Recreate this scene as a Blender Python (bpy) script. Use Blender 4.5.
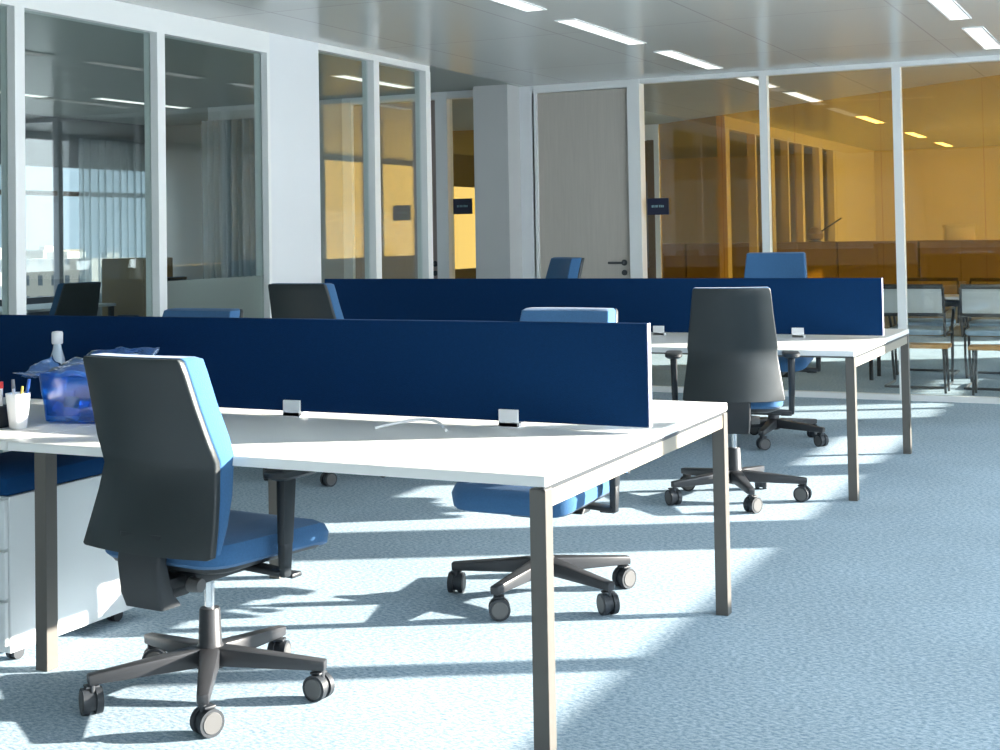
import bpy, bmesh, math, random
from mathutils import Vector, Matrix
random.seed(7)
PI = math.pi
for o in list(bpy.data.objects): bpy.data.objects.remove(o)
S = bpy.context.scene
C = S.collection

# ------------------------------------------------------------------ camera
F_PX, PP_Y = 1402.86, 190.0
YAW, PITCH, ROLL = 0.4472, 0.0306, -0.0172
cam_d = bpy.data.cameras.new('camera'); cam = bpy.data.objects.new('camera', cam_d); C.objects.link(cam)
fw = Vector((-math.sin(YAW)*math.cos(PITCH), math.cos(YAW)*math.cos(PITCH), math.sin(PITCH)))
rt = Vector((math.cos(YAW), math.sin(YAW), 0)); up = rt.cross(fw)
r2 = rt*math.cos(ROLL)+up*math.sin(ROLL); u2 = -rt*math.sin(ROLL)+up*math.cos(ROLL)
M = Matrix((r2, u2, -fw)).transposed().to_4x4(); M.translation = Vector((1.4464, -3.2495, 1.3552))
cam.matrix_world = M
cam_d.sensor_fit = 'HORIZONTAL'; cam_d.sensor_width = 36; cam_d.lens = F_PX/1000*36
cam_d.shift_y = -(375-PP_Y)/1000; cam_d.clip_end = 900
S.camera = cam

# ------------------------------------------------------------------ view, sky, sun
S.view_settings.view_transform = 'Standard'; S.view_settings.look = 'None'
S.view_settings.exposure = 0.52; S.view_settings.gamma = 1; S.view_settings.use_curve_mapping = False

SUN_AZ, SUN_EL = math.radians(28.5), math.radians(14.6)
sun_dir = Vector((-math.cos(SUN_AZ)*math.cos(SUN_EL), -math.sin(SUN_AZ)*math.cos(SUN_EL), -math.sin(SUN_EL)))
sd = bpy.data.lights.new('sun', 'SUN'); sd.energy = 18.5; sd.angle = math.radians(0.6); sd.color = (1, .93, .82)
so = bpy.data.objects.new('sun', sd); C.objects.link(so); so.rotation_euler = sun_dir.to_track_quat('-Z', 'Y').to_euler()
so.location = (8, 4, 6)

W = bpy.data.worlds.new('sky'); S.world = W; W.use_nodes = True
nt = W.node_tree; nt.nodes.clear()
wo = nt.nodes.new('ShaderNodeOutputWorld'); wb = nt.nodes.new('ShaderNodeBackground')
tc = nt.nodes.new('ShaderNodeTexCoord')
dp = nt.nodes.new('ShaderNodeVectorMath'); dp.operation = 'DOT_PRODUCT'; dp.inputs[1].default_value = Vector((1, .1, .0)).normalized()
mr = nt.nodes.new('ShaderNodeMapRange'); mr.inputs[1].default_value = -.7; mr.inputs[2].default_value = .7
mr.inputs[3].default_value = 0; mr.inputs[4].default_value = 1; mr.interpolation_type = 'SMOOTHSTEP'
rp = nt.nodes.new('ShaderNodeMix'); rp.data_type = 'RGBA'
rp.inputs[6].default_value = (.34, .48, .60, 1); rp.inputs[7].default_value = (5.9, 6.6, 7.1, 1)
nt.links.new(tc.outputs['Generated'], dp.inputs[0]); nt.links.new(dp.outputs['Value'], mr.inputs[0])
nt.links.new(mr.outputs[0], rp.inputs[0]); nt.links.new(rp.outputs[2], wb.inputs[0]); wb.inputs[1].default_value = 1.0
nt.links.new(wb.outputs[0], wo.inputs[0])

# ------------------------------------------------------------------ materials
def lin(c):
    return tuple(((v/255)/12.92 if v/255 <= .04045 else ((v/255+.055)/1.055)**2.4) for v in c)+(1,)
def mat(name, col, rough=.5, metal=0, spec=.5, noise=None, bump=None, sheen=0, emit=None, coat=0):
    m = bpy.data.materials.new(name); m.use_nodes = True; n = m.node_tree; b = n.nodes['Principled BSDF']
    col = tuple(col)+(1,) if len(col) == 3 else col
    b.inputs['Base Color'].default_value = col; b.inputs['Roughness'].default_value = rough
    b.inputs['Metallic'].default_value = metal; b.inputs['Specular IOR Level'].default_value = spec
    b.inputs['Sheen Weight'].default_value = sheen; b.inputs['Coat Weight'].default_value = coat
    if emit: b.inputs['Emission Color'].default_value = emit[0]+(1,); b.inputs['Emission Strength'].default_value = emit[1]
    t = n.nodes.new('ShaderNodeTexCoord')
    if noise:
        sc, amt, stretch = noise
        mp = n.nodes.new('ShaderNodeMapping'); mp.inputs['Scale'].default_value = stretch
        nz = n.nodes.new('ShaderNodeTexNoise'); nz.inputs['Scale'].default_value = sc; nz.inputs['Detail'].default_value = 4
        mx = n.nodes.new('ShaderNodeMix'); mx.data_type = 'RGBA'
        mx.inputs[6].default_value = tuple(v*(1-amt) for v in col[:3])+(1,); mx.inputs[7].default_value = tuple(min(1, v*(1+amt)) for v in col[:3])+(1,)
        n.links.new(t.outputs['Object'], mp.inputs[0]); n.links.new(mp.outputs[0], nz.inputs[0])
        n.links.new(nz.outputs['Fac'], mx.inputs[0]); n.links.new(mx.outputs[2], b.inputs['Base Color'])
    if bump:
        sc, st = bump
        nz2 = n.nodes.new('ShaderNodeTexNoise'); nz2.inputs['Scale'].default_value = sc; nz2.inputs['Detail'].default_value = 3
        bp = n.nodes.new('ShaderNodeBump'); bp.inputs['Strength'].default_value = st; bp.inputs['Distance'].default_value = .004
        n.links.new(t.outputs['Object'], nz2.inputs[0]); n.links.new(nz2.outputs['Fac'], bp.inputs['Height']); n.links.new(bp.outputs[0], b.inputs['Normal'])
    return m

def carpet_mat():
    m = mat('carpet', (.45, .5, .54), .95, spec=.1); n = m.node_tree; b = n.nodes['Principled BSDF']
    t = n.nodes.new('ShaderNodeTexCoord')
    mp = n.nodes.new('ShaderNodeMapping'); mp.inputs['Scale'].default_value = (1, 1.7, 1); mp.inputs['Rotation'].default_value = (0, 0, .6)
    a = n.nodes.new('ShaderNodeTexNoise'); a.inputs['Scale'].default_value = 55; a.inputs['Detail'].default_value = 5; a.inputs['Roughness'].default_value = .75
    c = n.nodes.new('ShaderNodeTexNoise'); c.inputs['Scale'].default_value = 1.2; c.inputs['Detail'].default_value = 3
    r = n.nodes.new('ShaderNodeValToRGB'); r.color_ramp.elements[0].position = .33; r.color_ramp.elements[1].position = .67
    r.color_ramp.elements[0].color = (.17, .28, .39, 1); r.color_ramp.elements[1].color = (.66, .78, .86, 1)
    x = n.nodes.new('ShaderNodeMix'); x.data_type = 'RGBA'; x.blend_type = 'MULTIPLY'; x.inputs[0].default_value = .35
    bu = n.nodes.new('ShaderNodeBump'); bu.inputs['Strength'].default_value = .25; bu.inputs['Distance'].default_value = .004
    L = n.links.new
    L(t.outputs['Object'], mp.inputs[0]); L(mp.outputs[0], a.inputs[0]); L(t.outputs['Object'], c.inputs[0])
    L(a.outputs['Fac'], r.inputs[0]); L(r.outputs[0], x.inputs[6]); L(c.outputs['Fac'], x.inputs[7]); L(x.outputs[2], b.inputs['Base Color'])
    L(a.outputs['Fac'], bu.inputs['Height']); L(bu.outputs[0], b.inputs['Normal'])
    return m

def ceiling_mat():
    m = mat('ceiling_panels', (.60, .61, .58), .22, spec=.55); n = m.node_tree; b = n.nodes['Principled BSDF']
    t = n.nodes.new('ShaderNodeTexCoord')
    br = n.nodes.new('ShaderNodeTexBrick'); br.offset = 0; br.inputs['Scale'].default_value = 1
    br.inputs['Brick Width'].default_value = 1.06; br.inputs['Row Height'].default_value = 1.7; br.inputs['Mortar Size'].default_value = .006
    br.inputs['Color1'].default_value = (.62, .63, .60, 1); br.inputs['Color2'].default_value = (.59, .60, .57, 1); br.inputs['Mortar'].default_value = (.46, .46, .44, 1)
    n.links.new(t.outputs['Object'], br.inputs[0]); n.links.new(br.outputs[0], b.inputs['Base Color'])
    return m

def glass_mat(name, tint, gloss=1.0, diffuse=None, rough=0.0):
    m = bpy.data.materials.new(name); m.use_nodes = True; n = m.node_tree; n.nodes.clear(); L = n.links.new
    o = n.nodes.new('ShaderNodeOutputMaterial'); tr = n.nodes.new('ShaderNodeBsdfTransparent'); tr.inputs[0].default_value = tint+(1,)
    g = n.nodes.new('ShaderNodeBsdfGlossy'); g.inputs['Roughness'].default_value = rough; g.inputs[0].default_value = (1, 1, 1, 1)
    lw = n.nodes.new('ShaderNodeLayerWeight'); lw.inputs[0].default_value = .5
    p = n.nodes.new('ShaderNodeMath'); p.operation = 'POWER'; p.inputs[1].default_value = 5
    q = n.nodes.new('ShaderNodeMath'); q.operation = 'MULTIPLY_ADD'; q.inputs[1].default_value = .9*gloss; q.inputs[2].default_value = .04*gloss
    L(lw.outputs['Facing'], p.inputs[0]); L(p.outputs[0], q.inputs[0])
    base = tr
    if diffuse:
        d = n.nodes.new('ShaderNodeBsdfTranslucent'); d.inputs[0].default_value = diffuse[0]+(1,)
        d2 = n.nodes.new('ShaderNodeBsdfDiffuse'); d2.inputs[0].default_value = diffuse[0]+(1,)
        ad = n.nodes.new('ShaderNodeMixShader'); L(d.outputs[0], ad.inputs[1]); L(d2.outputs[0], ad.inputs[2])
        mx = n.nodes.new('ShaderNodeMixShader'); mx.inputs[0].default_value = diffuse[1]; L(tr.outputs[0], mx.inputs[1]); L(ad.outputs[0], mx.inputs[2]); base = mx
    mm = n.nodes.new('ShaderNodeMixShader'); L(q.outputs[0], mm.inputs[0]); L(base.outputs[0], mm.inputs[1]); L(g.outputs[0], mm.inputs[2])
    L(mm.outputs[0], o.inputs[0])
    return m

MT = dict(
    carpet=carpet_mat(), ceiling=ceiling_mat(),
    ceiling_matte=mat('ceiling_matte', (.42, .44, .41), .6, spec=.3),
    white_paint=mat('white_paint', (.80, .82, .84), .55, noise=(3, .02, (1, 1, 1))),
    post_white=mat('white_powder_coat', (.86, .87, .86), .35),
    grey_wall=mat('light_grey_paint', (.58, .58, .57), .6, noise=(4, .03, (1, 1, 1))),
    door=mat('pale_wood_veneer', (.53, .485, .43), .5, noise=(6, .10, (12, 12, .6))),
    door_pink=mat('pinkish_veneer', (.46, .37, .33), .5, noise=(6, .1, (12, 12, .6))),
    desk=mat('white_desktop', (.86, .86, .84), .38, noise=(2, .01, (1, 1, 1))),
    metal=mat('grey_beige_metal', (.12, .112, .10), .42, metal=.0, spec=.5),
    rail=mat('beige_metal', (.30, .27, .22), .45),
    dark_metal=mat('dark_metal', (.05, .055, .06), .35, spec=.5),
    navy=mat('navy_felt', (.0015, .026, .092), .92, spec=.15, noise=(180, .18, (1, 1, 1)), bump=(300, .3)),
    sunlit_navy=mat('sunlit_lavender', (.45, .46, .62), .5),  # sunlight on the divider's end, put into a lavender colour
    clamp=mat('white_clamp', (.9, .91, .92), .3),
    black=mat('black_plastic', (.016, .020, .024), .45, bump=(400, .15)),
    shell=mat('back_shell', (.021, .028, .031), .42, spec=.5, bump=(260, .12)),
    base=mat('base_plastic', (.038, .040, .045), .36),
    wheel=mat('castor_tread', (.025, .03, .037), .5),
    hubcap=mat('castor_disc', (.10, .10, .10), .45),
    blue=mat('blue_fabric', (.046, .135, .28), .85, spec=.2, sheen=.15, noise=(160, .15, (1, 1, 1)), bump=(250, .3)),
    chrome=mat('chrome', (.75, .76, .78), .18, metal=1),
    ped=mat('white_pedestal', (.80, .83, .84), .35),
    ped_line=mat('seam_grey', (.35, .36, .37), .5),
    navy_cushion=mat('navy_cushion', (.004, .045, .14), .9, spec=.15, bump=(200, .3)),
    cup=mat('white_cup', (.85, .85, .86), .3),
    darkcup=mat('charcoal_cup', (.03, .035, .045), .5),
    red=mat('red_cap', (.65, .03, .03), .35), yellow=mat('yellow_pencil', (.75, .6, .12), .45),
    pen_white=mat('white_pen', (.8, .8, .82), .3), pen_blue=mat('blue_pen', (.03, .12, .5), .35), pen_grey=mat('grey_pen', (.2, .22, .25), .35),
    bottle=mat('pale_bottle', (.55, .65, .74), .12, coat=.5),
    bag=glass_mat('blue_film', (.35, .62, .95), 2.2, diffuse=((.10, .42, .90), .35), rough=.12),
    crate=glass_mat('blue_plastic', (.25, .52, .92), 1.6, diffuse=((.02, .32, .80), .22), rough=.15),
    snack_blue=mat('blue_wrapper', (.02, .16, .62), .25, coat=.6), snack_gold=mat('golden_wrapper', (.75, .5, .1), .3, coat=.4),
    snack_white=mat('white_wrapper', (.75, .8, .85), .25, coat=.5), snack_cyan=mat('light_blue_wrapper', (.2, .5, .8), .25, coat=.5),
    sign=mat('dark_navy_sign', (.008, .012, .04), .35), lettering=mat('pale_lettering', (.25, .42, .45), .5),
    glass=glass_mat('clear_glass', (.87, .915, .90)), glass2=glass_mat('clear_glass_pale', (.95, .965, .955), .7),
    amber=glass_mat('amber_glass', (.89, .655, .28), .4, diffuse=((.62, .34, .02), .07)),
    light=mat('light_diffuser', (.9, .9, .9), .5, emit=((1, .96, .93), 1.0)),
    light_bright=mat('bright_diffuser', (.9, .9, .9), .5, emit=((1, .93, .84), 6.5)),
    curtain=glass_mat('sheer_curtain', (.93, .96, .97), 0, diffuse=((.92, .95, .97), .35)),
    frosted=glass_mat('frosted_band', (.70, .75, .72), .3, diffuse=((.6, .65, .62), .35)),
    mesh_white=mat('pale_mesh', (.55, .60, .62), .7), seat_pale=mat('pale_blue_seat', (.33, .48, .62), .7),
    tan=mat('orange_light_tan', (.55, .32, .12), .5, noise=(5, .15, (1, 8, 1))),  # colour of orange light reflected at the visitor seats
    brown=mat('brown_panel', (.16, .10, .06), .55), grey_panel=mat('grey_panel', (.22, .23, .26), .6),
    stone=mat('stone_facade', (.55, .50, .42), .8), stone2=mat('white_facade', (.68, .68, .66), .8), facade_glass=mat('facade_window', (.12, .17, .22), .3),
    ground=mat('distant_ground', (.07, .08, .07), .9, noise=(.2, .3, (1, 1, 1))),
    beige=mat('beige_wall', (.72, .66, .55), .7), storage=mat('storage_laminate', (.30, .22, .12), .6),
)

# ------------------------------------------------------------------ mesh helpers
class MB:
    def __init__(s): s.bm = bmesh.new()
    def box(s, x0, x1, y0, y1, z0, z1, bev=0, mi=0):
        vs = [s.bm.verts.new((x, y, z)) for z in (z0, z1) for y in (y0, y1) for x in (x0, x1)]
        fs = [s.bm.faces.new([vs[i] for i in f]) for f in ((0, 2, 3, 1), (4, 5, 7, 6), (0, 1, 5, 4), (2, 6, 7, 3), (0, 4, 6, 2), (1, 3, 7, 5))]
        for f in fs: f.material_index = mi
        if bev:
            es = {e for f in fs for e in f.edges}
            bmesh.ops.bevel(s.bm, geom=list(es), offset=bev, segments=2, affect='EDGES', profile=.5)
        return s
    def bar(s, p0, p1, w0, h0, w1=None, h1=None, bev=0, side=None):
        w1 = w0 if w1 is None else w1; h1 = h0 if h1 is None else h1
        p0, p1 = Vector(p0), Vector(p1); d = (p1-p0).normalized()
        sd_ = Vector(side) if side else (d.cross(Vector((0, 0, 1))) if abs(d.z) < .95 else Vector((1, 0, 0)))
        sd_ = (sd_-d*sd_.dot(d)).normalized(); u_ = sd_.cross(d).normalized()
        vs = []
        for p, w, h in ((p0, w0, h0), (p1, w1, h1)):
            for a, b in ((-1, -1), (1, -1), (1, 1), (-1, 1)): vs.append(s.bm.verts.new(p+sd_*a*w/2+u_*b*h/2))
        fs = [s.bm.faces.new([vs[i] for i in f]) for f in ((3, 2, 1, 0), (4, 5, 6, 7), (0, 1, 5, 4), (1, 2, 6, 5), (2, 3, 7, 6), (3, 0, 4, 7))]
        if bev: bmesh.ops.bevel(s.bm, geom=list({e for f in fs for e in f.edges}), offset=bev, segments=2, affect='EDGES', profile=.5)
        return s
    def cyl(s, p0, p1, r0, r1=None, n=20, cap=True):
        r1 = r0 if r1 is None else r1
        p0, p1 = Vector(p0), Vector(p1); d = (p1-p0).normalized()
        a = d.orthogonal().normalized(); b = d.cross(a)
        R = [[s.bm.verts.new(p+(a*math.cos(2*PI*i/n)+b*math.sin(2*PI*i/n))*r) for i in range(n)] for p, r in ((p0, r0), (p1, r1))]
        for i in range(n): s.bm.faces.new((R[0][i], R[0][(i+1) % n], R[1][(i+1) % n], R[1][i]))
        if cap: s.bm.faces.new(R[0][::-1]); s.bm.faces.new(R[1])
        return s
    def lathe(s, prof, c=(0, 0, 0), n=24, axis=None):
        c = Vector(c); rings = []
        for r, z in prof:
            rings.append([s.bm.verts.new(c+Vector((r*math.cos(2*PI*i/n), r*math.sin(2*PI*i/n), z))) for i in range(n)])
        for k in range(len(rings)-1):
            for i in range(n): s.bm.faces.new((rings[k][i], rings[k][(i+1) % n], rings[k+1][(i+1) % n], rings[k+1][i]))
        s.bm.faces.new(rings[0][::-1]); s.bm.faces.new(rings[-1])
        return s
    def tube(s, pts, r, n=10):
        pts = [Vector(p) for p in pts]; rings = []; a = None
        for i, p in enumerate(pts):
            d = (pts[min(i+1, len(pts)-1)]-pts[max(i-1, 0)]).normalized()
            a = d.orthogonal().normalized() if a is None else (a-d*a.dot(d)).normalized()
            b = d.cross(a)
            rings.append([s.bm.verts.new(p+(a*math.cos(2*PI*k/n)+b*math.sin(2*PI*k/n))*r) for k in range(n)])
        for k in range(len(rings)-1):
            for i in range(n): s.bm.faces.new((rings[k][i], rings[k][(i+1) % n], rings[k+1][(i+1) % n], rings[k+1][i]))
        s.bm.faces.new(rings[0][::-1]); s.bm.faces.new(rings[-1])
        return s
    def loft(s, rings):
        R = [[s.bm.verts.new(p) for p in r] for r in rings]; n = len(R[0])
        for k in range(len(R)-1):
            for i in range(n): s.bm.faces.new((R[k][i], R[k][(i+1) % n], R[k+1][(i+1) % n], R[k+1][i]))
        s.bm.faces.new(R[0][::-1]); s.bm.faces.new(R[-1])
        return s
    def build(s, name, m, parent=None, smooth=True, loc=None):
        bmesh.ops.recalc_face_normals(s.bm, faces=s.bm.faces)
        me = bpy.data.meshes.new(name); s.bm.to_mesh(me); s.bm.free()
        for mm in (m if isinstance(m, (list, tuple)) else [m]): me.materials.append(MT[mm] if isinstance(mm, str) else mm)
        if smooth:
            for p in me.polygons: p.use_smooth = True
            me.set_sharp_from_angle(angle=math.radians(38))
        o = bpy.data.objects.new(name, me); C.objects.link(o)
        if parent: o.parent = parent
        if loc: o.location = loc
        return o

def tag(o, label=None, cat=None, group=None, kind=None):
    if label: o['label'] = label
    if cat: o['category'] = cat
    if group: o['group'] = group
    if kind: o['kind'] = kind
    return o
def empty(name, loc, rz=0):
    o = bpy.data.objects.new(name, None); C.objects.link(o); o.location = loc; o.rotation_euler = (0, 0, rz); o.empty_display_size = .1
    return o
def copy_tree(o, parent=None):
    c = o.copy(); C.objects.link(c)
    if parent: c.parent = parent
    for ch in list(o.children): copy_tree(ch, c)
    return c
def struct(name, mb, m, label=None):
    o = mb.build(name, m, smooth=False); o['kind'] = 'structure'
    if label: o['label'] = label
    return o
def rrect(hw, y0, y1, z, r, n=4, bow=0):
    """rounded rectangle in the XY plane at height z; bow bends it in y with |x|"""
    r = min(r, hw*.98, (y1-y0)/2*.98); pts = []
    for cx, cy, a0 in ((hw-r, y1-r, 0), (-hw+r, y1-r, PI/2), (-hw+r, y0+r, PI), (hw-r, y0+r, 1.5*PI)):
        for i in range(n+1):
            a = a0+i*PI/2/n; x = cx+r*math.cos(a); y = cy+r*math.sin(a)
            pts.append((x, y))
    out = []
    for i, (x, y) in enumerate(pts):     # extra points along the long sides so that the bow shows
        out.append((x, y)); x2, y2 = pts[(i+1) % len(pts)]
        if abs(x2-x) > hw*.8:
            for k in range(1, 6): out.append((x+(x2-x)*k/6, y+(y2-y)*k/6))
    return [Vector((x, y+bow*(x/.23)**2-bow*.4, z)) for x, y in out]

# ------------------------------------------------------------------ setting
Y3 = 7.98; XL = -3.65; H = 2.64
def slab(name, x0, x1, y0, y1, z0, z1, m, label=None): return struct(name, MB().box(x0, x1, y0, y1, z0, z1), m, label)
slab('floor', -9.1, 4.0, -5.5, 21.2, -.15, 0, 'carpet', 'blue grey speckled office carpet')
slab('ceiling', XL, 4.0, -5.5, 21.2, H, H+.2, 'ceiling', 'glossy pale grey ceiling panels')
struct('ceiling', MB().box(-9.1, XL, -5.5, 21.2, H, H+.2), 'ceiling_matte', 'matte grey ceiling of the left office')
# sunny window wall to the right of the camera: sill, head, mullions, and blinds mostly added to cut light
XW = 3.2
slab('wall_right', XW, XW+.1, -5.5, 21.2, 0, .99, 'white_paint', 'low white wall under the right windows')
slab('trim_1', XW, XW+.1, -5.5, 21.2, 2.56, H, 'white_paint')
slab('wall_near', -9.1, 4.0, -5.6, -5.5, 0, H, 'white_paint')
k = 2
for y0, y1 in ((-2.6, -2.45), (.85, .97), (2.70, 2.80), (4.51, 5.08), (6.42, 6.76), (8.0, 8.78), (9.80, 9.92), (11.6, 11.75), (13.3, 13.7), (15.4, 15.5), (17.2, 17.3), (19, 19.4)):
    slab('trim_%d' % k, XW, XW+.1, y0, y1, .99, 2.56, 'white_paint'); k += 1
for a, b, z in ((6.76, 8.0, 1.125), (9.92, 11.6, 1.10), (11.75, 13.3, 1.0), (-5.5, -2.6, 1.25), (-2.45, .85, 1.75)):     # unseen blinds: first inferred from a lit strip, the rest added to block light
    slab('trim_%d' % k, XW+.02, XW+.06, a, b, z, 2.56, 'white_paint'); k += 1
TR = k
def trim(x0, x1, y0, y1, z0, z1, m='post_white', label=None):
    global TR
    o = slab('trim_%d' % TR, x0, x1, y0, y1, z0, z1, m, label); TR += 1
    return o
WN = 1
def window(x0, x1, y0, y1, z0, z1, m='glass', label=None):
    global WN
    o = slab('window_%d' % WN, x0, x1, y0, y1, z0, z1, m, label); WN += 1
    return o

# left glazed wall: header, column, posts, panes
slab('wall_left', XL-.10, XL, 4.06, 4.62, 0, H, 'white_paint', 'white column between the two stretches of glass wall')
trim(XL-.1, XL, -5.5, 4.06, 2.51, H, 'post_white', 'white header above the left glass wall')
trim(XL-.1, XL, 4.62, 6.17, 2.595, H, 'post_white')
trim(XL-.1, XL, 4.03, 4.06, 0, 2.51)
posts = (-3.2, -1.5, .2, 1.93, 3.0)
for y in posts: trim(XL-.09, XL+.005, y-.03, y+.035, 0, 2.51)
ys = (-5.5,)+posts+(4.06,)
for a, b in zip(ys[:-1], ys[1:]): window(XL-.055, XL-.045, a+.03, b-.03, .02, 2.51, 'glass')
for y in (5.36, 6.13): trim(XL-.09, XL+.005, y-.035, y+.04, 0, 2.595)
for a, b in ((4.62, 5.33), (5.40, 6.10)): window(XL-.055, XL-.045, a, b, .02, 2.595, 'glass')
trim(XL-.09, XL+.004, -5.5, 6.17, 0, .03, 'post_white')
# faint privacy band in the last pane before the column
slab('trim_%d' % TR, XL-.044, XL-.040, 3.05, 4.02, .35, 1.115, 'frosted'); TR += 1

# back wall: column, doors, glass
slab('wall_back', -4.05, -3.72, 7.70, 8.1, 0, H, 'grey_wall', 'grey white pillar beside the pale wood door')
trim(-3.73, -3.585, 7.95, 8.05, 0, H, 'white_paint')
trim(-3.585, -2.71, 7.945, 8.05, 2.575, H, 'post_white')
trim(-2.71, -2.60, 7.94, 8.06, 0, H-.001, 'post_white')
trim(-3.60, -3.56, 7.95, 8.05, 0, 2.575, 'post_white')
def door(n, x0, x1, m, hx, label):
    e = MB().box(x0, x1, 7.98, 8.03, .01, 2.57, .004).build('door_%d' % n, m, smooth=False); e['kind'] = 'structure'; e['label'] = label
    h = MB().cyl((hx, 7.98, 1.085), (hx, 7.925, 1.085), .009).bar((hx+.012, 7.925, 1.085), (hx-.13, 7.925, 1.085), .018, .02, bev=.004).build('door_handle', 'dark_metal', e)
    h['label'] = 'dark lever handle'
    MB().cyl((hx, 7.985, 1.085), (hx, 7.97, 1.085), .026).build('rosette', 'dark_metal', e)
    MB().cyl((hx, 7.985, 1.0), (hx, 7.968, 1.0), .024).build('keyhole_plate', 'dark_metal', e)
    return e
door(1, -3.56, -2.71, 'door', -2.775, 'pale wood veneer door beside the grey white pillar')
door(2, -5.45, -4.56, 'door_pink', -4.60, 'pinkish veneer door at the end of the corridor')
trim(-4.56, -4.44, 7.94, 8.05, 0, H, 'post_white'); trim(-5.55, -5.45, 7.94, 8.05, 0, H, 'post_white')
trim(-5.45, -4.56, 7.945, 8.05, 2.575, H-.001, 'post_white')
trim(-4.44, -4.05, 7.945, 8.05, 2.575, H-.001, 'post_white')
window(-4.44, -4.05, 7.995, 8.005, .02, 2.575, 'glass2')
trim(-7.1, -5.55, 7.95, 8.05, 0, H, 'grey_wall')
trim(-2.60, 3.2, 7.955, 8.03, 2.60, H, 'post_white', 'white head rail above the back glass wall')
trim(-2.60, 3.2, 7.955, 8.03, 0, .045, 'post_white')
px = (-1.54, -.48, .60, 1.68, 2.76)
for x in px: trim(x-.032, x+.032, 7.955, 8.03, 0.045, 2.60)
xs = (-2.60,)+px+(3.2,)
for a, b in zip(xs[:-1], xs[1:]): window(a+.032, b-.032, 7.988, 7.998, .045, 2.60, 'glass2')

# amber partition running diagonally through the room behind
ax0, ay0, ax1, ay1 = -4.15, 12.9, 1.0, 8.765
dv = Vector((ax1-ax0, ay1-ay0, 0)); dl = dv.length; dv.normalize(); 
N = 5
for i in range(N):
    p0 = Vector((ax0, ay0, 0))+dv*dl*i/N; p1 = Vector((ax0, ay0, 0))+dv*dl*(i+1)/N
    m_ = MB(); c0 = (p0+p1)/2
    m_.bar((p0.x, p0.y, (H+.70)/2), (p1.x, p1.y, (H+.70)/2), .008, H-.70, side=(dv.y, -dv.x, 0))
    o = m_.build('window_%d' % WN, 'amber', smooth=False); WN += 1; o['kind'] = 'structure'; o['label'] = 'amber tinted glass panel of the room behind'
o = MB().bar((ax0, ay0, .35), (ax1, ay1, .35), .008, .66, side=(dv.y, -dv.x, 0)).build('window_%d' % WN, 'glass2', smooth=False); WN += 1; o['kind'] = 'structure'
o = MB().bar((ax0, ay0, .69), (ax1, ay1, .69), .03, .02, side=(dv.y, -dv.x, 0)).build('trim_%d' % TR, 'post_white', smooth=False); TR += 1; o['kind'] = 'structure'
trim(ax0-.06, ax0+.0, ay0-.03, ay0+.03, 0, H)
trim(-4.62, -4.21, ay0-.02, ay0+.02, 2.45, H)
trim(-4.30, -4.21, ay0-.03, ay0+.03, 0, 2.45, 'brown')
slab('trim_%d' % TR, -4.62, -4.30, ay0+.1, ay0+.14, .9, 1.95, 'grey_panel'); TR += 1
slab('trim_%d' % TR, -4.62, -4.30, ay0+.1, ay0+.14, 1.95, 2.45, 'brown'); TR += 1
slab('trim_%d' % TR, -4.62, -4.30, ay0+.1, ay0+.14, 0, .9, 'brown'); TR += 1
window(-8.9, -5.25, 12.3, 12.31, 0, H, 'amber', 'amber glass seen at the end of the corridor')
# amber room's far walls
slab('wall_far', -9.1, 4.0, 21.0, 21.2, 0, H, 'beige')
for y, w in ((12.3, .16), (13.5, .07), (14.3, .16), (15.1, .07), (15.9, .12), (17.0, .2), (17.9, .16)):
    trim(-3.22, -3.12, y-w/2, y+w/2, 0, 2.5, 'beige')
trim(-3.22, -3.12, 12.2, 18, 2.5, H, 'beige')
slab('wall_side', -3.22, -3.12, 18.0, 21.0, 0, H, 'beige')

# left office: outer windows with a city view, side partition
slab('wall_outer', -9.1, -9.0, -5.5, 21.0, 0, .78, 'grey_panel')
trim(-9.08, -9.0, -5.5, 21, 2.12, H, 'grey_panel')
trim(-9.07, -9.02, -5.5, 9.5, 1.82, 1.87, 'brown')
for y in (4.9, 6.5, 7.95, 9.5): trim(-9.08, -9.0, y-.03, y+.03, .78, 2.12, 'grey_panel')

# ------------------------------------------------------------------ ceiling lights
proto_l = None
def ceil_light(x, y0, y1, label, group, m='light'):
    global proto_l
    L = y1-y0
    e = empty('ceiling_light', (x, (y0+y1)/2, H))
    f = MB(); w = .055
    f.box(-w-.012, -w, -L/2-.012, L/2+.012, -.006, .0); f.box(w, w+.012, -L/2-.012, L/2+.012, -.006, 0)
    f.box(-w, w, -L/2-.012, -L/2, -.006, 0); f.box(-w, w, L/2, L/2+.012, -.006, 0)
    f.build('frame', 'post_white', e, smooth=False)
    MB().box(-w, w, -L/2, L/2, -.004, 0).build('diffuser', m, e, smooth=False)
    tag(e, label, 'ceiling light', group)
g1 = 'linear lights in the row above the desks'
ceil_light(-1.84, 2.86, 4.12, 'linear ceiling light cut off by the top edge left of centre', g1)
ceil_light(-1.84, 4.56, 5.82, 'linear ceiling light above the near desks, second along its row', g1)
ceil_light(-1.82, 6.30, 7.56, 'linear ceiling light just in front of the back glass wall, left row', g1)
ceil_light(-1.81, 8.12, 9.30, 'linear ceiling light just behind the back glass wall, left row', g1)
ceil_light(-1.79, 9.87, 11.0, 'linear ceiling light deep behind the back glass before the amber panels', g1)
g2 = 'linear lights in the right row'
ceil_light(.285, 4.58, 5.84, 'linear ceiling light at the top right corner, cut off by the frame', g2)
ceil_light(.30, 6.30, 7.50, 'linear ceiling light at the right edge touching the back glass rail', g2)
g4 = 'linear lights behind the amber glass'
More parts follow.
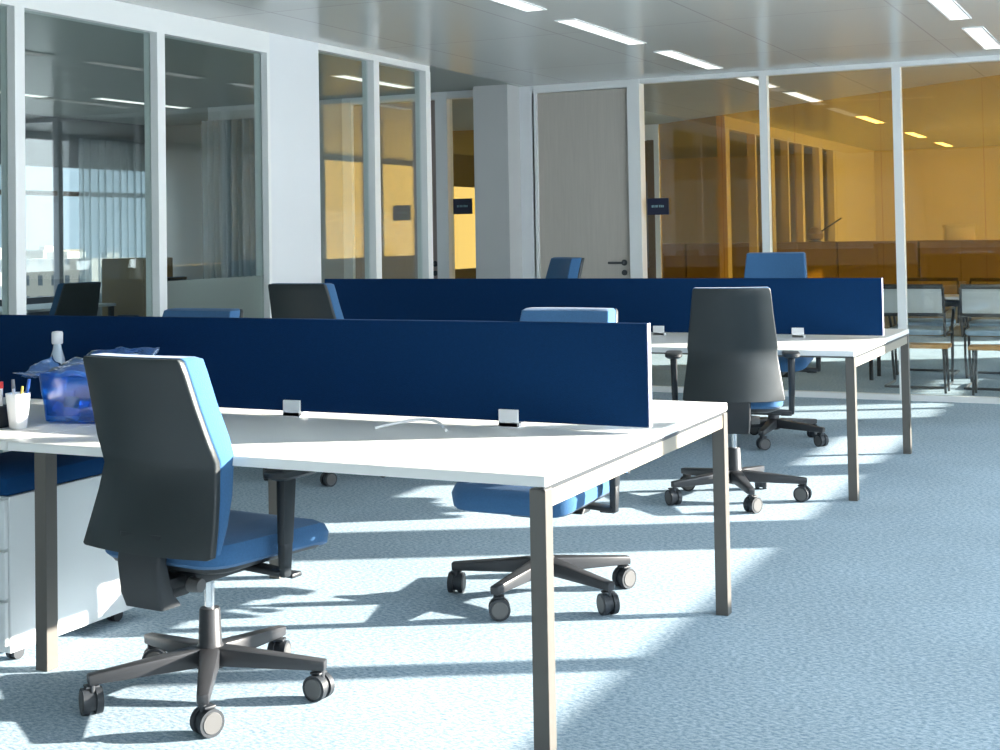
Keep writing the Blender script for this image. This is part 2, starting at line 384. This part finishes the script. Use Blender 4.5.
for x, y, w in ((-1.8, 13.2, 'left row, front'), (.3, 13.2, 'right row, front'), (-1.8, 16.5, 'left row, middle'), (.3, 16.5, 'right row, middle'), (-1.8, 19.2, 'left row, rear'), (.3, 19.2, 'right row, rear')):
    ceil_light(x, y, y+1.26, 'linear light glowing faintly behind the amber glass, '+w, g4, 'light_bright')
g3 = 'linear lights in the left glazed office'
ceil_light(-7.6, 5.0, 6.25, 'linear light in the left office seen at the left frame edge', g3)
ceil_light(-7.3, 6.6, 7.85, 'linear light in the left office seen above the window', g3)
ceil_light(-4.55, 6.3, 7.45, 'linear light seen through the narrow glass panes past the white column', g3)

# ------------------------------------------------------------------ desk benches
DX = -3.62
def make_bench(y0):
    e = empty('desk_bench', (0, y0, 0))
    for (a, b) in ((-1.808, 0), (DX, -1.814)):
        for (c, d) in ((0, .793), (.807, 1.6)):
            t = MB().box(a, b, c, d, .712, .74, .003).build('desktop', 'desk', e, smooth=False)
    for y in (0, 1.6-.045):
        for x in (-.045, DX):
            MB().box(x, x+.045, y, y+.045, 0, .706, .002).build('leg', 'metal', e, smooth=False)
    for y in (.14, 1.41):
        lg = MB().box(-1.835, -1.787, y, y+.05, 0, .69, .002).build('leg', 'metal', e, smooth=False)
        MB().box(-1.90, -1.72, y+.0, y+.05, .69, .712, .002).build('bracket', 'metal', lg, smooth=False)
    for x in (-.04, DX+.005):
        MB().box(x, x+.035, .045, 1.555, .655, .70, .002).build('end_rail', 'rail', e, smooth=False)
    for y in (.42, 1.14):
        MB().box(DX+.05, -.045, y, y+.04, .665, .712, .002).build('beam', 'metal', e, smooth=False)
    MB().box(-.012, -.004, .0, 1.6, .700, .712).build('shadow_gap', 'dark_metal', e, smooth=False)
    return e
b1 = make_bench(0); tag(b1, 'white four person desk bench nearest the camera with grey metal legs', 'desk', 'white desk benches')
b2 = copy_tree(b1); b2.location.y = 3.79; tag(b2, 'white desk bench farther back in front of the glass wall', 'desk')

def screen(y0, x0, x1, label):
    e = empty('desk_divider', ((x0+x1)/2, y0+.8, .74)); hw = (x1-x0)/2
    MB().box(-hw, hw-.001, -.014, .014, .018, .333, .004).build('panel', 'navy', e, smooth=False)
    MB().box(hw-.001, hw+.002, -.013, .013, .018, .333).build('sunlit_edge', 'sunlit_navy', e, smooth=False)['label'] = 'panel end with sunlight painted pale'  # thin strip paints the sunlit end of the navy panel
    for cw in (-1.29, -.47, -3.11, -2.29):
        cx = cw-(x0+x1)/2
        m_ = MB().box(cx-.034, cx+.034, -.024, -.0145, .0, .056, .002).box(cx-.034, cx+.034, .0145, .024, .0, .056, .002).box(cx-.034, cx+.034, -.024, .024, 0, .014)
        m_.build('clamp', 'clamp', e, smooth=False)
    tag(e, label, 'desk divider', 'navy desk dividers')
screen(0, -3.60, -.003, 'long navy fabric desk divider on the front bench nearest the camera')
screen(3.79, -3.60, -.003, 'long navy fabric desk divider on the rear bench before the amber glass')

# ------------------------------------------------------------------ office chairs
def lerp(a, b, t): return a+(b-a)*t
def make_chair(loc, face, base_az, label, lift=0, arms=True, bl=0, bow=.03):
    rz = face-PI/2
    e = empty('office_chair', (loc[0], loc[1], 0), rz)
    tag(e, label, 'office chair', 'blue and black swivel chairs')
    # star base
    m_ = MB(); m_.lathe([(.030, .080), (.043, .088), (.043, .145), (.035, .155), (.031, .255), (.028, .26)], n=20)
    tips = []
    for k_ in range(5):
        a = base_az-rz+k_*2*PI/5; d = Vector((math.cos(a), math.sin(a), 0))
        m_.bar(d*.02+Vector((0, 0, .122)), d*.355+Vector((0, 0, .102)), .060, .056, .034, .030, bev=.006)
        tips.append(d*.342)
    m_.build('base', 'base', e)
    for i, t in enumerate(tips):
        h = MB(); h.cyl((t.x, t.y, .045), (t.x, t.y, .102), .009, n=10)
        ca = base_az-rz+i*1.9+.6; ax = Vector((math.cos(ca), math.sin(ca), 0)); fwd = Vector((-ax.y, ax.x, 0))
        c0 = Vector((t.x, t.y, 0))+fwd*.012
        h.cyl(c0+Vector((0, 0, .040))-ax*.008, c0+Vector((0, 0, .040))+ax*.008, .032, n=16)
        h.bar(c0+Vector((0, 0, .079))-ax*.020, c0+Vector((0, 0, .079))+ax*.020, .036, .008, bev=.003)
        co = h.build('castor', 'wheel', e)
        for s_ in (-1, 1):
            w_ = MB(); a0 = c0+Vector((0, 0, .038))+ax*s_*.009; a1 = c0+Vector((0, 0, .038))+ax*s_*.028
            w_.cyl(a0, a1, .038, n=22); w_.cyl(a1, a1+ax*s_*.0025, .030, .028, n=22)
            o = w_.build('wheel', ['wheel', 'hubcap'], co)
            cnt = len(o.data.polygons)
            for p in o.data.polygons[cnt-24:]: p.material_index = 1
    MB().cyl((0, 0, .25), (0, 0, .335+lift), .0145).build('gas_lift', 'chrome', e)
    # mechanism under the seat
    z = lift
    m_ = MB(); m_.box(-.085, .085, -.15, .13, .330+z, .385+z, .014); m_.box(-.05, .05, -.23, -.12, .315+z, .365+z, .01)
    m_.bar((.07, .03, .352+z), (.245, .05, .345+z), .016, .012); m_.box(.235, .29, .03, .075, .338+z, .352+z, .004)
    m_.bar((-.07, -.06, .352+z), (-.22, -.06, .345+z), .014, .012); m_.box(-.27, -.21, -.085, -.04, .336+z, .352+z, .004)
    m_.build('mechanism', 'black', e)
    MB().cyl((.085, -.17, .345+z), (.125, -.17, .345+z), .022, .019, n=16).build('tension_knob', 'hubcap', e)
    # seat pan and cushion
    def seat_rings(rows):
        out = []
        for zz, hw, y0, y1, r in rows:
            ring = rrect(hw, y0, y1, zz, r)
            for v in ring:      # waterfall front and slightly dished middle
                f = max(0, (v.y-.12)/.16); v.z -= .028*f*f
                v.x *= 1-.05*max(0, -v.y/.24)
            out.append(ring)
        return out
    MB().loft(seat_rings([(.378+z, .19, -.17, .21, .06), (.392+z, .225, -.21, .265, .07), (.405+z, .236, -.22, .285, .08)])).build('seat_pan', 'black', e)
    MB().loft(seat_rings([(.404+z, .236, -.22, .290, .08), (.415+z, .247, -.23, .303, .08), (.450+z, .250, -.232, .308, .08), (.470+z, .243, -.225, .298, .08), (.480+z, .215, -.20, .265, .07), (.483+z, .12, -.1, .14, .05)])).build('seat', 'blue', e)
    # back: z, half width, rear y, front y
    prof = [(.450, .246, -.286, -.250), (.52, .238, -.262, -.208), (.60, .226, -.238, -.170), (.675, .216, -.222, -.150), (.70, .219, -.228, -.148), (.76, .213, -.252, -.162), (.86, .200, -.283, -.194), (.95, .191, -.310, -.220), (.985, .187, -.322, -.232)]
    prof = [(zz+(bl*max(0, (zz-.6)/.385) if zz > .6 else 0), a_, b_, c_) for zz, a_, b_, c_ in prof]
    def ring(zz, hw, y0, y1, r, b): return rrect(hw, y0, y1, zz+z, r, bow=b)
    rs = [ring(.445, .236, -.286, -.266, .006, bow)]
    for zz, hw, y0, y1 in prof: rs.append(ring(zz, hw, y0, y0+.024, .006, bow))
    rs.append(ring(.994+bl, .180, -.322, -.304, .005, bow*.85))
    MB().loft(rs).build('back_shell', 'shell', e)
    rs = [ring(.462, .20, -.262, -.248, .006, bow)]
    for zz, hw, y0, y1 in prof[0:]: rs.append(ring(zz+.004, hw-.001, y0+.022, y1+.01, .008, bow))
    rs.append(ring(.997+bl, .176, -.302, -.240, .008, bow*.85))
    MB().loft(rs).build('back_cushion', 'blue', e)
    # spine
    rs = [rrect(.072, -.270, -.190, .290+z, .010), rrect(.076, -.285, -.225, .33+z, .010), rrect(.080, -.294, -.255, .42+z, .010), rrect(.082, -.280, -.250, .50+z, .01)]
    m_ = MB().loft(rs); m_.box(-.05, .05, -.27, -.13, .305+z, .345+z, .01); m_.build('spine', 'black', e)
    if arms:
        for s_ in (-1, 1):
            m_ = MB(); m_.bar((s_*.10, 0, .372+z), (s_*.285, 0, .362+z), .06, .018, .05, .016, bev=.004)
            m_.bar((s_*.287, 0, .350+z), (s_*.290, 0, .46+z), .034, .026, .042, .030, bev=.008, side=(0, 1, 0))
            m_.bar((s_*.290, 0, .44+z), (s_*.292, .005, .635+z), .046, .030, .060, .034, bev=.01, side=(0, 1, 0))
            ar = m_.build('armrest', 'black', e)
            rs = [rrect(.030, -.045, .115, .632+z, .028), rrect(.042, -.07, .140, .642+z, .038), rrect(.042, -.07, .140, .655+z, .038), rrect(.036, -.06, .13, .661+z, .03)]
            for r_ in rs:
                for v in r_: v.x += s_*.292
            MB().loft(rs).build('arm_pad', 'black', ar)
    return e
D = math.radians
make_chair((-1.165, .155), D(85), D(304), 'black backed swivel chair with blue seat at the left of the front desk', lift=.03)
make_chair((-.70, 1.55), D(268), D(264), 'blue swivel chair tucked under the far side of the front desk beside the metal leg', lift=-.015, bl=.075)
make_chair((-.575, 3.63), D(107), D(299), 'swivel chair with tall dark grey back between the two desk benches', lift=.075, bow=.065)
make_chair((-.88, 5.56), D(276), D(272), 'blue backed swivel chair behind the rear bench in front of the amber glass', lift=.10, bl=.10)
make_chair((-2.56, 5.60), D(226), D(280), 'blue chair turned sideways behind the rear divider in front of the pale door', lift=.13, bl=.05)
make_chair((-2.51, 1.62), D(270), D(250), 'chair whose blue curved top just shows over the front divider at left', lift=.04)
make_chair((-2.90, 3.52), D(90), D(300), 'black backed chair by the white column at the end of the rear bench', lift=.10)
# swivel chairs in the left office
make_chair((-7.25, 7.2), D(190), D(300), 'blue chair in the left office right of the brown cabinet', lift=.0)
make_chair((-7.2, 6.0), D(170), D(280), 'blue chair in the left office by the window near the frame edge', lift=.0)

# ------------------------------------------------------------------ mobile pedestal
p = empty('mobile_pedestal', (-2.16, .45, 0))
MB().box(-.21, .21, -.30, .30, .035, .535, .004).build('body', 'ped', p, smooth=False)
for z0, z1 in ((.06, .20), (.21, .36), (.37, .525)):
    d_ = MB().box(-.205, .205, -.318, -.302, z0, z1, .003).build('drawer', 'ped', p, smooth=False)
    MB().box(-.06, .06, -.324, -.318, z1-.022, z1-.012).build('handle', 'ped_line', d_, smooth=False)
q_ = MB().box(-.215, .215, -.315, .30, .536, .60, .018).build('cushion', 'navy_cushion', p); q_['label'] = 'navy seat cushion on top'
for x in (-.16, .17):
    for y in (-.24, .235):
        w_ = MB(); w_.cyl((x-.018, y, .024), (x-.004, y, .024), .024, n=16).cyl((x+.004, y, .024), (x+.018, y, .024), .024, n=16).cyl((x, y, .02), (x, y, .05), .006, n=8)
        w_.build('castor', 'wheel', p)
tag(p, 'white pedestal on castors with navy cushion under the left of the front desk', 'drawer unit')

# ------------------------------------------------------------------ things on the desk
Z = .74
c = empty('pen_cup', (-2.005, .245, Z))
MB().lathe([(.026, 0), (.028, .003), (.040, .115), (.038, .115), (.027, .008), (.001, .008)], n=28).build('cup', 'cup', c)
tag(c, 'white plastic cup holding pens at the left edge of the front desk', 'cup')
def pen(x, y, lean, h, m, capm, label, cat='pen', r=.0055):
    e = empty('pen' if cat == 'pen' else cat, (x, y, Z+.009))
    t = Vector((lean[0], lean[1], h))
    MB().cyl((0, 0, 0), t*.8, r, n=10).build('barrel', m, e); MB().cyl(t*.8, t, r*1.15, r*.9, n=10).build('cap', capm, e)
    tag(e, label, cat)
pen(-2.015, .245, (-.012, 0, 0), .150, 'pen_white', 'pen_grey', 'white pen with dark cap standing in the white cup')
pen(-1.995, .250, (.030, .005, 0), .152, 'pen_blue', 'pen_blue', 'blue pen leaning right in the white cup')
pen(-2.000, .238, (.026, -.004, 0), .130, 'yellow', 'yellow', 'short yellow pencil leaning in the white cup', 'pencil', .004)
c = empty('desk_organiser', (-2.105, .235, Z))
MB().box(-.05, .05, -.05, .05, 0, .07, .006).build('body', 'darkcup', c)
tag(c, 'charcoal pen holder cut off by the left frame edge', 'pen holder')
for i, (x, y, cap, lab) in enumerate(((-2.072, .235, 'red', 'white marker with red cap at the left frame edge'),)):
    e = empty('marker', (x, y, Z+.071)); MB().cyl((0, 0, 0), (0, 0, .058), .008, n=12).build('barrel', 'pen_white', e); MB().cyl((0, 0, .058), (0, 0, .08), .009, n=12).build('cap', cap, e)
    tag(e, lab, 'marker')
# blue tub in a crinkled film bag with small packs
def wrinkle(o, amt, sc, seed):
    r = random.Random(seed)
    from mathutils import noise
    for v in o.data.vertices:
        n_ = noise.noise_vector(Vector(v.co)*sc+Vector((seed, 0, 0))); v.co += Vector((n_.x, n_.y, n_.z*.6))*amt
cx, cy = -1.895, .475
t = empty('blue_tub', (cx, cy, Z+.009), .25)
m_ = MB(); hw, hd = .155, .105
for i in range(9):
    zz = .0+.155*i/8
    m_.bm.verts.ensure_lookup_table()
rows_o = [rrect(hw*(.86+.14*i/8), -hd*(.86+.14*i/8), hd*(.86+.14*i/8), .155*i/8, .03) for i in range(9)]
rows_i = [rrect((hw-.006)*(.86+.14*i/8), -(hd-.006)*(.86+.14*i/8), (hd-.006)*(.86+.14*i/8), .155*i/8, .028) for i in range(8, 0, -1)]
o = MB().loft(rows_o+rows_i).build('tub', 'crate', t); wrinkle(o, .012, 16, 3)
# crumpled film flaps folded over the rim
def flap(parent, corners, seed, name='film_flap'):
    bm = bmesh.new(); n_ = 12; g = {}
    a, b, c_, d_ = [Vector(v) for v in corners]
    for i in range(n_+1):
        for j in range(n_+1):
            u_, v_ = i/n_, j/n_
            g[i, j] = bm.verts.new((a*(1-u_)+b*u_)*(1-v_)+(d_*(1-u_)+c_*u_)*v_)
    for i in range(n_):
        for j in range(n_): bm.faces.new((g[i, j], g[i+1, j], g[i+1, j+1], g[i, j+1]))
    me = bpy.data.meshes.new(name); bm.to_mesh(me); bm.free(); me.materials.append(MT['bag'])
    o = bpy.data.objects.new(name, me); C.objects.link(o); o.parent = parent; wrinkle(o, .022, 22, seed)
    s_ = o.modifiers.new('s', 'SOLIDIFY'); s_.thickness = .0015
    for p_ in me.polygons: p_.use_smooth = True
flap(t, ((-.16, -.10, .15), (.16, -.10, .15), (.12, -.15, .175), (-.20, -.14, .165)), 4)
flap(t, ((-.16, .10, .15), (.16, .10, .15), (.19, .13, .235), (-.06, .13, .215)), 5)
flap(t, ((-.15, -.10, .15), (-.15, .10, .15), (-.20, .09, .21), (-.23, -.08, .15)), 6)
flap(t, ((-.12, -.09, .16), (.14, -.07, .165), (.16, .07, .215), (-.10, .05, .20)), 9)
tag(t, 'translucent blue tub in crinkled blue film on the front desk behind the white cup', 'tub')
for i, (dx, dy, dz, m, lab) in enumerate(((-.05, -.05, .055, 'snack_gold', 'golden wrapped pack in the blue tub'), (-.045, -.055, .020, 'snack_white', 'white wrapped pack low in the blue tub'), (-.10, -.03, .03, 'snack_cyan', 'light blue wrapped pack at the left of the blue tub'), (.04, -.05, .04, 'snack_blue', 'deep blue wrapped pack in the middle of the blue tub'), (.09, 0, .07, 'snack_white', 'white wrapped pack at the right of the blue tub, by the chair'))):
    a = .25; X_ = cx+dx*math.cos(a)-dy*math.sin(a); Y_ = cy+dx*math.sin(a)+dy*math.cos(a)
    o = MB().loft([rrect(.010, -.014, .014, -.020, .004), rrect(.024, -.018, .018, -.012, .01), rrect(.028, -.020, .020, 0, .01), rrect(.024, -.018, .018, .012, .01), rrect(.010, -.014, .014, .020, .004)]).build('snack_pack', m)
    o.location = (X_, Y_, Z+dz+.012); o.rotation_euler = (1.3, .3*i, .4*i); tag(o, lab, 'snack pack', 'packs in the blue tub')
b = empty('bottle', (-2.19, .625, Z))
MB().lathe([(.026, 0), (.029, .006), (.029, .16), (.026, .19), (.016, .225), (.013, .245)], n=24).build('body', 'bottle', b)
MB().lathe([(.0175, .243), (.020, .247), (.020, .282), (.017, .288), (.002, .290)], n=24).build('cap', 'cup', b)
MB().lathe([(.0295, .05), (.0298, .052), (.0298, .14), (.0295, .142)], n=24).build('sleeve', 'snack_white', b)
tag(b, 'slim pale bottle with white cap standing behind the white cup', 'bottle')
# white cable loop
pts = []
for i in range(25):
    a = i/24; x = lerp(-.855, -.615, a); pts.append((x, .60+.10*math.sin(PI*a)+.03*a, Z+.0045+.018*math.sin(PI*a)))
o = MB().tube(pts, .0045).build('cable', 'clamp'); tag(o, 'short white cable loop lying on the front desk between the divider clamps', 'cable')

# ------------------------------------------------------------------ room signs on the glass
def sign(x, y, z, label):
    e = empty('room_sign', (x, y, z))
    MB().box(-.095, .095, -.012, 0, -.07, .07, .002).build('plate', 'sign', e, smooth=False)
    m_ = MB(); xx = -.055; r = random.Random(3)
    for w in (.016, .010, .016, .008, .014, .016, .010): m_.box(xx, xx+w*.75, -.0135, -.012, -.008, .010+.004*r.random()); xx += .0165
    m_.build('lettering', 'lettering', e, smooth=False)
    MB().box(-.04, .04, 0, .012, -.04, .04).build('backing', 'clamp', e, smooth=False)
    tag(e, label, 'sign', 'dark room signs')
sign(-2.46, 7.973, 1.555, 'small dark blue room sign on the glass right of the pale door')
sign(-4.31, 7.98, 1.60, 'small dark blue room sign on the narrow corridor glass')

# ------------------------------------------------------------------ meeting room behind the back glass
def cantilever_chair(x, y, rz, label):
    e = empty('visitor_chair', (x, y, 0), rz)
    for s_ in (-1, 1):
        MB().tube([(s_*.24, -.22, .012), (s_*.24, .22, .012)], .011).build('runner', 'dark_metal', e)
        MB().tube([(s_*.24, .22, .012), (s_*.25, .20, .20), (s_*.25, .18, .44), (s_*.25, .0, .455), (s_*.25, -.20, .44), (s_*.255, -.235, .60), (s_*.25, -.26, .84)], .011).build('side_frame', 'dark_metal', e)
        MB().tube([(s_*.255, -.235, .64), (s_*.275, -.05, .665), (s_*.275, .16, .655), (s_*.25, .19, .46)], .012).build('armrest', 'dark_metal', e)
    MB().tube([(-.24, -.22, .012), (.24, -.22, .012)], .011).build('floor_bar', 'dark_metal', e)
    MB().loft([rrect(.22, -.21, .21, .445, .05), rrect(.235, -.22, .22, .458, .06), rrect(.235, -.22, .22, .485, .06), rrect(.21, -.2, .2, .495, .05)]).build('seat', 'seat_pale', e)
    f = MB(); f.tube([(-.25, -.26, .85), (.25, -.26, .85)], .020).tube([(-.255, -.236, .62), (.255, -.236, .62)], .020).tube([(-.255, -.245, .70), (.255, -.245, .70)], .008)
    f.build('back_frame', 'dark_metal', e)
    MB().box(-.24, .24, -.256, -.246, .63, .84, .003).build('mesh_back', 'mesh_white', e)
    tag(e, label, 'visitor chair', 'visitor chairs behind the glass wall')
cantilever_chair(-.54, 9.05, 0, 'visitor chair with pale mesh back behind the glass post at right')
cantilever_chair(.10, 9.05, 0, 'visitor chair with pale mesh back at the right edge behind the glass')
cantilever_chair(-.62, 10.05, PI, 'visitor chair facing the camera across the white table, left')
cantilever_chair(.0, 9.95, PI, 'visitor chair facing the camera across the white table, right edge')
t = empty('meeting_table', (-.2, 9.55, 0))
MB().box(-.85, .9, -.22, .22, .715, .74, .003).build('tabletop', 'desk', t, smooth=False)
for x in (-.80, .85):
    for y in (-.18, .18): MB().cyl((x, y, 0), (x, y, .714), .018).build('leg', 'dark_metal', t)
MB().box(-.78, .83, -.15, .15, .66, .70).build('modesty_rail', 'dark_metal', t, smooth=False)
tag(t, 'long narrow white meeting table behind the glass at right', 'table')
for x, y, lab in ((-.42, 8.62, 'added tan shape for reflected orange light before the left visitor chair'), (.14, 8.55, 'added tan shape for reflected orange light at the right edge behind the glass')):
    e = empty('reflection_prop', (x, y, 0)); MB().box(-.2, .2, -.12, .12, .36, .39, .006).build('seat', 'tan', e)  # added shape stands in for orange light reflected at the seats
    for a in (-1, 1):
        for b_ in (-1, 1): MB().cyl((a*.17, b_*.09, 0), (a*.16, b_*.08, .36), .010, .012).build('leg', 'dark_metal', e)
    tag(e, lab, 'reflection_prop', 'added shapes for reflected orange light')

# things in the amber room
for i, x in enumerate((-4.9, -3.9, -2.9, -1.9, -.9, .1)):
    e = empty('storage_cabinet', (x, 14.6-i*.0, 0))
    MB().box(-.49, .49, 0, .45, 0, 1.17+.0, .004).build('body', 'storage', e, smooth=False)
    MB().box(-.48, -.005, -.018, 0, .03, 1.15, .002).build('door', 'storage', e, smooth=False); MB().box(.005, .48, -.018, 0, .03, 1.15, .002).build('door', 'storage', e, smooth=False)
    tag(e, 'waist high cabinet behind the amber glass, %s' % ('leftmost, beside the room sign', 'second from the left', 'third from the left, carrying the small lamp', 'fourth from the left', 'below the white box', 'at the right frame edge')[i], 'cabinet', 'cabinets behind the amber glass')
e = empty('white_box', (-.95, 14.85, 1.171), .3)
MB().box(-.17, .17, -.10, .10, 0, .17, .006).build('body', 'cup', e); MB().box(-.18, .18, -.11, .11, .15, .19, .006).build('lid', 'cup', e)
tag(e, 'bright white box on the cabinet behind the amber glass at right', 'box')
e = empty('desk_lamp', (-2.72, 14.8, 1.171))
MB().lathe([(.08, 0), (.085, .01), (.02, .02), (.016, .03)], n=20).build('base', 'dark_metal', e)
MB().tube([(0, 0, .02), (.06, 0, .12), (.34, 0, .30)], .010).build('arm', 'dark_metal', e)
MB().lathe([(.05, .02), (.10, .04), (.11, .10), (.06, .17), (.01, .19)], n=20).build('shade', 'storage', e)
tag(e, 'small rounded lamp with a thin arm on the cabinet behind the amber glass', 'lamp')

# ------------------------------------------------------------------ left office behind glass
def curtain(x, y0, y1, z0, z1, label):
    bm = bmesh.new(); n_ = 90; r = []
    for i in range(n_+1):
        a = i/n_; y = lerp(y0, y1, a); xx = x+.035*math.sin(a*n_*.75)+.01*math.sin(a*31)
        r.append((bm.verts.new((xx, y, z0)), bm.verts.new((xx, y, z1))))
    for i in range(n_): bm.faces.new((r[i][0], r[i+1][0], r[i+1][1], r[i][1]))
    me = bpy.data.meshes.new('curtain'); bm.to_mesh(me); bm.free(); me.materials.append(MT['curtain'])
    for p_ in me.polygons: p_.use_smooth = True
    o = bpy.data.objects.new('curtain', me); C.objects.link(o)
    s_ = o.modifiers.new('s', 'SOLIDIFY'); s_.thickness = .002
    tag(o, label, 'curtain', 'sheer curtains in the left office')
curtain(-8.85, 8.05, 9.3, .01, 2.42, 'white sheer curtain at the window of the left office')
curtain(-8.85, 6.1, 6.9, .01, 2.1, 'sheer curtain nearest the left frame edge')
curtain(0, 0, .75, .01, 2.5, 'pale curtain hanging on the side wall of the left office')
last = [o for o in C.objects if o.name.startswith('curtain')][-1]; last.location = (-6.35, 7.88, 0); last.rotation_euler = (0, 0, PI/2)
# side partition of that office with a door frame and a full curtain
slab('wall_office', -9.0, -6.9, 9.55, 9.65, 0, H, 'grey_wall')
trim(-7.1, -7.0, 8.05, 9.55, 0, H, 'grey_panel')

# brown cabinet and desk in the left office
e = empty('cabinet', (-8.25, 8.25, 0))
MB().box(-.28, .28, -.22, .22, 0, 1.16, .004).build('body', 'storage', e, smooth=False)
MB().box(-.27, .27, -.235, -.22, .05, 1.14, .002).build('door', 'storage', e, smooth=False)
tag(e, 'brown waist high cabinet by the curtained window of the left office', 'cabinet')
e = empty('desk', (-8.2, 6.5, 0))
MB().box(-.4, .4, -1.0, .9, .715, .74, .003).build('desktop', 'desk', e, smooth=False)
for x in (-.37, .37):
    for y in (-.96, .86): MB().box(x-.02, x+.02, y-.02, y+.02, 0, .715).build('leg', 'metal', e, smooth=False)
tag(e, 'white desk under the window of the left office', 'desk')
# city far below the left windows
g = slab('ground', -480, -20, -60, 480, -25.2, -25, 'ground')
def facade(name, col, win):
    m = mat(name, col, .8); n = m.node_tree; b = n.nodes['Principled BSDF']; t = n.nodes.new('ShaderNodeTexCoord')
    mp = n.nodes.new('ShaderNodeMapping'); mp.inputs['Rotation'].default_value = (PI/2, 0, 0)
    br = n.nodes.new('ShaderNodeTexBrick'); br.offset = 0; br.inputs['Scale'].default_value = 1
    br.inputs['Brick Width'].default_value = 2.2; br.inputs['Row Height'].default_value = 2.8; br.inputs['Mortar Size'].default_value = .75
    br.inputs['Color1'].default_value = win+(1,); br.inputs['Color2'].default_value = win+(1,); br.inputs['Mortar'].default_value = col+(1,)
    n.links.new(t.outputs['Object'], mp.inputs[0]); n.links.new(mp.outputs[0], br.inputs[0]); n.links.new(br.outputs[0], b.inputs['Base Color'])
    return m
MT['fa'] = facade('beige_facade', (.10, .085, .065), (.02, .028, .035)); MT['fb'] = facade('pale_facade', (.16, .15, .135), (.03, .04, .05))
rr = random.Random(11); names = ['tallest one at the left', 'low white block', 'beige block with flat roof', 'small distant block', 'wide pale block', 'block behind the curtain', 'narrow beige block', 'block at the window post', 'far white block', 'at the right of the curtain']
for i in range(10):
    az = D(137-i*1.15+rr.uniform(-.2, .2)); dist = 160+22*((i*3) % 10); w = 4.0+rr.random()*3; top = rr.uniform(-5.5, 1.2)
    e = empty('building', (1.45+dist*math.cos(az), -3.25+dist*math.sin(az), -25), rr.uniform(-.4, .4))
    MB().box(-w, w, -w*.8, w*.8, 0, 25+top).build('block', 'fa' if i % 2 else 'fb', e, smooth=False)
    MB().box(-w*.4, w*.1, -w*.3, w*.3, 25+top, 25+top+.9).build('roof_house', 'fb', e, smooth=False)
    tag(e, 'distant city building seen through the left office window, '+names[i], 'building', 'distant city buildings')
